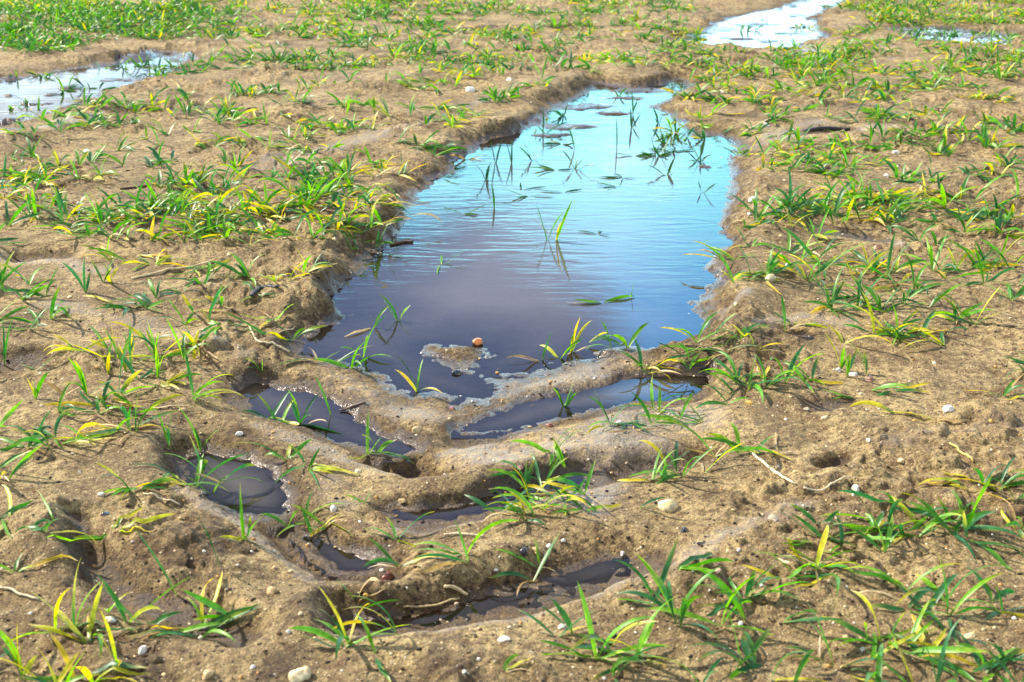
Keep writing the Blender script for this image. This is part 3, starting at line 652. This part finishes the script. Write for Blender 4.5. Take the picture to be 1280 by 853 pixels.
for (side, bnd), ids in zones.items():
    ids.sort(key=lambda i: T[i][0])
    for k, i in enumerate(ids):
        px, py, n, fl = T[i]
        bl = t_of[i]; org = np.array([tx[i], ty[i], tz[i]])
        if 'w' in fl: org[:2] = at(px, py, max(0, WL[bl[0], 0]))
        form = 'single upright' if n == 1 else 'flattened' if 'f' in fl else 'upright' if 'u' in fl else 'dense' if n >= 11 else 'sparse' if n <= 5 else 'spreading'
        cw = colour_word(fl, bl)
        noun = 'grass shoot' if n == 1 else 'grass tuft'
        grp = None
        if side == 'water':
            where = ['near puddle end', 'puddle middle', 'blue puddle part', 'far puddle end'][bnd]
            how = 'on' if 'f' in fl else 'in'
            lab = f'{form} {cw} {noun} {how} the {where}, ' + (f'{ORD[k]}from its left' if k else 'leftmost')
            grp = 'grass plants in the big puddle'
        elif bnd == len(BANDS) - 1:
            where = ('left' if px < 430 else 'middle') if side == 'left' else ('middle' if px < 860 else 'right')
            lab = {'left': 'distant grass tuft on mud at upper left',
                   'middle': 'distant grass tuft on mud above the big puddle',
                   'right': 'distant grass tuft on mud at upper right'}[where]
            lab = f'{form} {cw} ' + lab
            grp = lab.replace('grass tuft', 'grass tufts')
        else:
            if side == 'right': kk = len(ids) - 1 - k; edge = 'right'
            else: kk = k; edge = 'left'
            o_ = ORD[kk] if kk < len(ORD) else ''
            lab = f'{form} {cw} {noun} {BANDS[bnd][1]}, {o_}from the {edge}'
            if kk == 0: lab = f'{form} {cw} {noun} {BANDS[bnd][1]}, nearest the {edge} side'
            grp = 'grass tufts on the %s side of the track' % side
        lab = OWN.get((px, py), lab)
        sub = {c_: [b_ for b_ in bl if BL[b_][1] == c_] for c_ in (0, 1, 2)}
        props = dict(label=lab, category='grass tuft' if n > 1 else 'grass shoot', group=grp)
        kinds = [c_ for c_ in (0, 1, 2) if sub[c_]]
        if len(kinds) == 1 or py < 120:
            o = link('grass_tuft' if n > 1 else 'grass_shoot', blade_mesh('grass_tuft', bl, org), **props); o.location = org
        else:
            e = bpy.data.objects.new('grass_tuft', None); COL.objects.link(e); e.location = org; e.empty_display_size = 0.02
            for a_, v_ in props.items():
                if v_: e[a_] = v_
            for c_ in kinds:
                nm = ('green_leaves', 'yellow_leaves', 'withered_leaves')[c_]
                link(nm, blade_mesh(nm, sub[c_], org), e)
if rest:
    link('grass', blade_mesh('grass', [b_ for i in rest for b_ in t_of[i]], np.zeros(3)), kind='stuff',
         label='far spread of small green and yellow grass shoots across the field', category='grass')

# ------------------------------------------------------------------ stones
import bmesh
def stone_mesh(name, r, seed, m, flat=0.7):
    bm = bmesh.new(); bmesh.ops.create_icosphere(bm, subdivisions=3, radius=1.0)
    q = random.Random(seed)
    ax = (q.uniform(0.85, 1.25), q.uniform(0.75, 1.0), flat * q.uniform(0.85, 1.15))
    cuts = [(Vector((q.gauss(0, 1), q.gauss(0, 1), q.gauss(0, 0.8))).normalized(), q.uniform(0.55, 0.9)) for _ in range(10)]
    for v in bm.verts:
        p = v.co.copy()
        for n_, d_ in cuts:
            e_ = p.dot(n_) - d_
            if e_ > 0: p -= n_ * e_ * 0.97
        h = vn(np.array([p.x * 2.3 + seed]), np.array([p.y * 2.3 + p.z * 1.7]), seed)[0]
        p *= 1 + 0.07 * h
        v.co = Vector((p.x * ax[0] * r, p.y * ax[1] * r, p.z * ax[2] * r))
    for f in bm.faces: f.smooth = True
    me = bpy.data.meshes.new(name); bm.to_mesh(me); bm.free(); me.materials.append(m); return me
ST = [  # pixel, radius in px, kind, label
 (598,431,9,'orange','bright orange stone at the tip of the sand bar in the puddle',.62),
 (571,468,8,'black','glossy black pebble in the water below the orange stone',.7),
 (837,635,14,'cream','large flat cream stone on the mud right of the middle tuft',.62),
 (966,652,8,'grey','grey green flat pebble right of the large cream stone',.5),
 (1070,612,8,'white','oval white pebble on bare mud at the right, above the dense tuft',.7),
 (1186,513,9,'white','angular white pebble on open mud at the far right',.7),
 (1031,523,5,'cream','round cream pebble in a shallow print at right',.9),
 (1087,475,8,'brown','rounded reddish brown stone behind flat blades at right',.75),
 (1067,469,6,'white','white pebble beside the reddish brown stone',.8),
 (484,722,9,'red','dark maroon stone beside the small blue groove water',.8),
 (457,746,5,'ochre','small bright ochre pebble below the maroon stone',.8),
 (341,741,10,'tan','tan oval stone on bare mud at lower left',.8),
 (178,814,8,'white','white pebble between two tufts at lower left',.65),
 (138,775,8,'white','white chip left of the lower left groove',.6),
 (417,637,6,'white','cream white pebble right of the small dark pool',.8),
 (126,619,5,'white','white pebble above the left hollow',.8),
 (375,846,16,'cream','pale blurred cream stone at the bottom edge',.8),
 (259,846,9,'tan','tan pebble near the bottom edge under a big tuft',.7),
 (360,790,4,'white','small white pebble on the mud left of the front groove',.8),
 (629,800,7,'white','white pebble on the smooth lip of the front groove',.7),
 (703,785,6,'white','white pebble beside the upright tuft near the front',.7),
 (686,683,4,'white','small white pebble, right hand of a pair above the front groove',.9),
 (670,688,6,'tan','tan pebble beside a small white one above the front groove',.8),
 (503,627,5,'tan','tan pebble in the end of the middle groove',.7),
 (447,590,5,'cream','cream pebble left of the shiny groove end',.8),
 (921,382,5,'cream','cream pebble on the steep right bank of the big puddle',.9),
 (984,333,4,'white','white pebble high on the right bank of the puddle',.9),
 (962,349,9,'cream','cream stone wedged among leaves on the right bank',.8),
 (1097,311,7,'brown','brown stone in a shiny damp hollow at right',.7),
 (773,529,5,'white','white pebble at the rim of the long groove puddle',.8),
 (665,508,4,'pink','pink pebble in the shallow edge of the long groove puddle',.8),
 (588,114,7,'white','white stone far off on the left bank of the puddle',.7),
 (637,101,5,'white','white stone on the far left bank beyond the puddle neck',.7),
 (956,158,6,'white','white stone beyond the right bank near a dry stalk',.8),
 (942,251,7,'white','white stone at the right rim of the blue water',.7),
 (937,269,4,'white','small white stone just below the one on the right rim',.7),
 (904,116,6,'white','white stone beside the far neck of the puddle',.7),
 (1120,192,5,'white','white stone among tufts far right',.8),
 (1108,221,5,'white','white stone below another among the right hand tufts',.8),
 (967,182,4,'white','tiny white stone behind tufts on the right bank',.8),
 (108,190,6,'white','white stone on bare mud below the upper left puddle',.6),
 (288,319,6,'tan','tan pebble on the left field below a tuft',.7),
 (87,372,4,'cream','cream pebble between two left hand tufts',.7),
 (126,395,4,'cream','cream pebble right of the dense left tuft',.7),
 (299,543,5,'white','white pebble below the left groove puddle',.7),
 (228,513,6,'tan','tan chip under a long leaf at left',.5),
 (1143,527,4,'ochre','ochre pebble below the sprawling blade at far right',.8),
 (1238,527,4,'ochre','ochre pebble at the right edge beside a white chip',.8),
 (1086,551,4,'white','white pebble on open mud below the sprawling blade',.8),
 (936,505,5,'ochre','ochre pebble under the tuft right of the long puddle',.8),
 (1127,577,5,'cream','cream pebble at right above a faint print',.7),
 (1212,796,7,'cream','cream pebble under leaves at lower right',.7),
 (1109,837,6,'tan','tan pebble at the bottom right between tufts',.7),
 (1057,798,5,'tan','tan pebble left of the lower right tuft',.8),
 (897,715,6,'pink','pink white pebble beside the lip of the front groove',.8),
 (923,689,4,'white','small white pebble above the pink white one',.8),
 (778,693,4,'white','small white pebble on the mud below the large cream stone',.8),
 (704,676,4,'white','small white pebble on the mud left of a brown clod',.8),
 (855,664,6,'black','square black cinder on the mud under the large cream stone',.8),
 (876,680,5,'black','flat black flake beside the square black cinder',.4),
 (1013,424,6,'black','black cinder in a small hollow on the right',.7),
 (131,644,6,'black','black pebble above the left hollow',.8),
 (880,467,5,'black','black pebble at the right end of the long groove puddle',.8),
 (654,690,7,'black','dark grey lump above the curved yellow blade',.9),
 (565,511,5,'red','dark red chip on the mud between two groove puddles',.7),
 (687,532,5,'red','red chip on the lip of the long groove puddle',.6),
 (650,585,6,'brown','rusty brown flake above the middle groove',.4),
 (520,539,8,'tan','pale tan clod beside withered leaves at the groove',.8),
 (1048,463,5,'white','white pebble beneath upright blades at right',.8),
 (1008,513,5,'grey','grey pebble in the print at right beside a round cream one',.7),
 (418,300,4,'cream','cream pebble on top of the left bank',.7),
]
sx_, sy_, sz_ = ground_at([s[0] for s in ST], [s[1] for s in ST])
for k, (px, py, r, kd, lab, fl_) in enumerate(ST):
    dep = to_px(sx_[k], sy_[k], sz_[k])[2]
    rad = r * dep / FPX
    o = link('stone' if r > 6 else 'pebble', stone_mesh('stone', rad, k + 3, STONE[kd], fl_), label=lab, category='stone', group='loose stones on the mud')
    wlv = water_level(sx_[k], sy_[k])
    o.location = (sx_[k], sy_[k], sz_[k] + rad * 0.08 * fl_); o.rotation_euler = (random.gauss(0, .15), random.gauss(0, .15), random.uniform(0, 6.28))
    if k == 0: o.location.z = max(o.location.z, 0.003); o.rotation_euler = (0, 0, 0.4)

# grit and dark crumbs that nobody could count
ico_v, ico_f = None, None
bm = bmesh.new(); bmesh.ops.create_icosphere(bm, subdivisions=1, radius=1.0)
ico_v = np.array([v.co[:] for v in bm.verts]); ico_f = np.array([[v.index for v in f.verts] for f in bm.faces]); bm.free()
def grit(name, n, rmin, rmax, cols, label, flat, seed, pw=2.2):
    g = np.random.default_rng(seed)
    px = g.uniform(-120, 1400, n); py = -20 + 900 * g.random(n) ** 0.85
    x, y, z = ground_at(px, py)
    ok = np.ones(n, bool)
    for p in PUD: ok &= ~((z < p[1] - 0.004) & (poly_sd(x, y, p[6]) < 0.02))
    x, y, z = x[ok], y[ok], z[ok]; m = len(x)
    rad = (rmin + (rmax - rmin) * g.random(m) ** pw) * np.clip(y / 2.6, 0.75, 2.2) ** 0.5
    S = np.stack([g.uniform(.8, 1.4, m), g.uniform(.7, 1.1, m), flat * g.uniform(.7, 1.2, m)], 1) * rad[:, None]
    v = ico_v[None] * S[:, None, :] * (1 + 0.22 * g.standard_normal((m, len(ico_v), 1)))
    th = g.uniform(0, 6.28, m); cs, sn = np.cos(th)[:, None], np.sin(th)[:, None]
    X = v[:, :, 0] * cs - v[:, :, 1] * sn; Y = v[:, :, 0] * sn + v[:, :, 1] * cs
    v = np.stack([X + x[:, None], Y + y[:, None], v[:, :, 2] + (z + rad * 0.25 * flat)[:, None]], 2)
    f = ico_f[None] + (np.arange(m) * len(ico_v))[:, None, None]
    c = np.asarray(cols)[g.integers(0, len(cols), m)] * g.uniform(0.75, 1.15, (m, 1))
    link(name, mesh_np(name, v.reshape(-1, 3), f.reshape(-1, 3), M_grit, col=np.repeat(c, len(ico_v), 0), smooth=False), kind='stuff', label=label, category=name.replace('_', ' '))
grit('gravel', 3000, 0.0009, 0.0042, [(.62, .50, .34), (.72, .66, .56), (.55, .39, .20), (.60, .45, .26), (.45, .24, .08)], 'pale specks of gravel scattered over the whole field', 0.75, 5, 3.0)
grit('soil_crumbs', 5200, 0.0008, 0.0046, [(.025, .016, .012), (.05, .03, .018), (.09, .05, .022), (.02, .016, .016)], 'dark crumbs of soil and rotted plant scattered over the mud', 0.4, 6, 2.6)

# ------------------------------------------------------------------ straws, twigs
def rod(name, pts, r, col, label, cat, lift=0.003, flat=1.0):
    px = [p[0] for p in pts]; py = [p[1] for p in pts]
    x, y, z = ground_at(px, py)
    n = 14; t = np.linspace(0, len(pts) - 1, n); xx = np.interp(t, range(len(pts)), x); yy = np.interp(t, range(len(pts)), y)
    xx = xx + 0.0015 * vn(t * 2.1, t * 0 + len(label), 3); yy = yy + 0.003 * vn(t * 1.7, t * 0 + px[0], 4)
    zz = land(xx, yy)
    w_ = [water_level(a, b_) for a, b_ in zip(xx, yy)]
    zz = np.maximum(zz, np.array(w_)) + lift
    zz = np.maximum(zz, np.convolve(np.pad(zz, 2, 'edge'), np.ones(5) / 5, 'valid'))
    c = np.stack([xx, yy, zz], 1); d = np.gradient(c, axis=0); d /= np.linalg.norm(d, axis=1, keepdims=True)
    s = np.cross(d, (0, 0, 1.0)); s /= np.linalg.norm(s, axis=1, keepdims=True); u = np.cross(s, d)
    K = 6; rr = r * (0.75 + 0.25 * np.sin(np.linspace(0.3, 2.9, n)))
    V = np.concatenate([[c[i_] + rr[i_] * (s[i_] * math.cos(a) + flat * u[i_] * math.sin(a)) for a in np.linspace(0, 2 * math.pi, K, False)] for i_ in range(n)])
    F = [[i_ * K + j, i_ * K + (j + 1) % K, (i_ + 1) * K + (j + 1) % K, (i_ + 1) * K + j] for i_ in range(n - 1) for j in range(K)]
    F += [[3, 2, 1, 0], [5, 4, 3, 0], [(n - 1) * K + q for q in (0, 1, 2, 3)], [(n - 1) * K + q for q in (0, 3, 4, 5)]]
    org = V.mean(0)
    o = link(name, mesh_np(name, V - org, F, M_straw, col=np.tile(col, (len(V), 1))), label=label, category=cat); o.location = org
STRAW, TWIG = (0.55, 0.42, 0.22), (0.10, 0.06, 0.035)
rod('straw', [(165,350),(215,338),(265,328)], .0028, STRAW, 'long tan straw lying on the left field between tufts', 'straw')
rod('twig', [(150,237),(175,234),(195,232)], .0035, TWIG, 'dark twig on bare mud at left above the tufts', 'twig')
rod('straw', [(312,408),(322,430),(345,433),(362,443)], .0025, (0.45, 0.36, 0.2), 'bent grey straw beside the left corner of the puddle', 'straw')
rod('straw', [(930,168),(950,156),(980,143)], .0045, STRAW, 'pale stalk leaning on the far right bank beside a white stone', 'straw')
rod('twig', [(1005,165),(1035,161),(1062,163)], .009, (0.025, 0.02, 0.02), 'black wet stick in a hollow on the far right mud', 'twig')
rod('twig', [(488,308),(505,306),(517,307)], .004, TWIG, 'brown stick floating at the left shore of the puddle', 'twig')
rod('straw', [(180,620),(200,626),(226,634)], .0016, (0.6, 0.48, 0.3), 'thin pale straw under the tuft left of the dark pool', 'straw')
rod('straw', [(555,671),(580,670),(605,672)], .0022, (0.5, 0.4, 0.24), 'grey straw lying behind the curved yellow blade', 'straw')
rod('straw', [(940,569),(955,582),(975,597),(995,607)], .0024, (0.68, 0.55, 0.34), 'bleached straw trailing down from a withered tuft at right', 'straw')
rod('straw', [(1060,600),(1080,582),(1010,610)][:1] + [(1030,613),(1005,610)], .0016, (0.6, 0.5, 0.32), 'thin straw half buried in bare mud at right', 'straw')
rod('twig', [(425,517),(440,510),(456,506)], .0022, TWIG, 'thin dark twig at the end of the left groove puddle', 'twig')
rod('straw', [(505,760),(540,757),(575,752)], .0016, (0.5, 0.38, 0.18), 'thin tan root lying in the front groove', 'root')
rod('straw', [(556,735),(570,740),(584,744)], .0030, (0.52, 0.42, 0.22), 'short flat straw on the mud above the front groove', 'straw')
rod('straw', [(0,735),(25,745),(50,750)], .0020, (0.5, 0.4, 0.24), 'grey straw at the left edge below the hollow', 'straw')
rod('twig', [(314,370),(330,364),(347,362)], .008, (0.02, 0.022, 0.03), 'black wet strip lying under flat green blades on the left bank', 'bark strip', .003, .35)
rod('twig', [(1185,555),(1200,568),(1215,578)], .0022, (0.6, 0.42, 0.1), 'yellow dry stalk on bare mud at far right', 'straw')
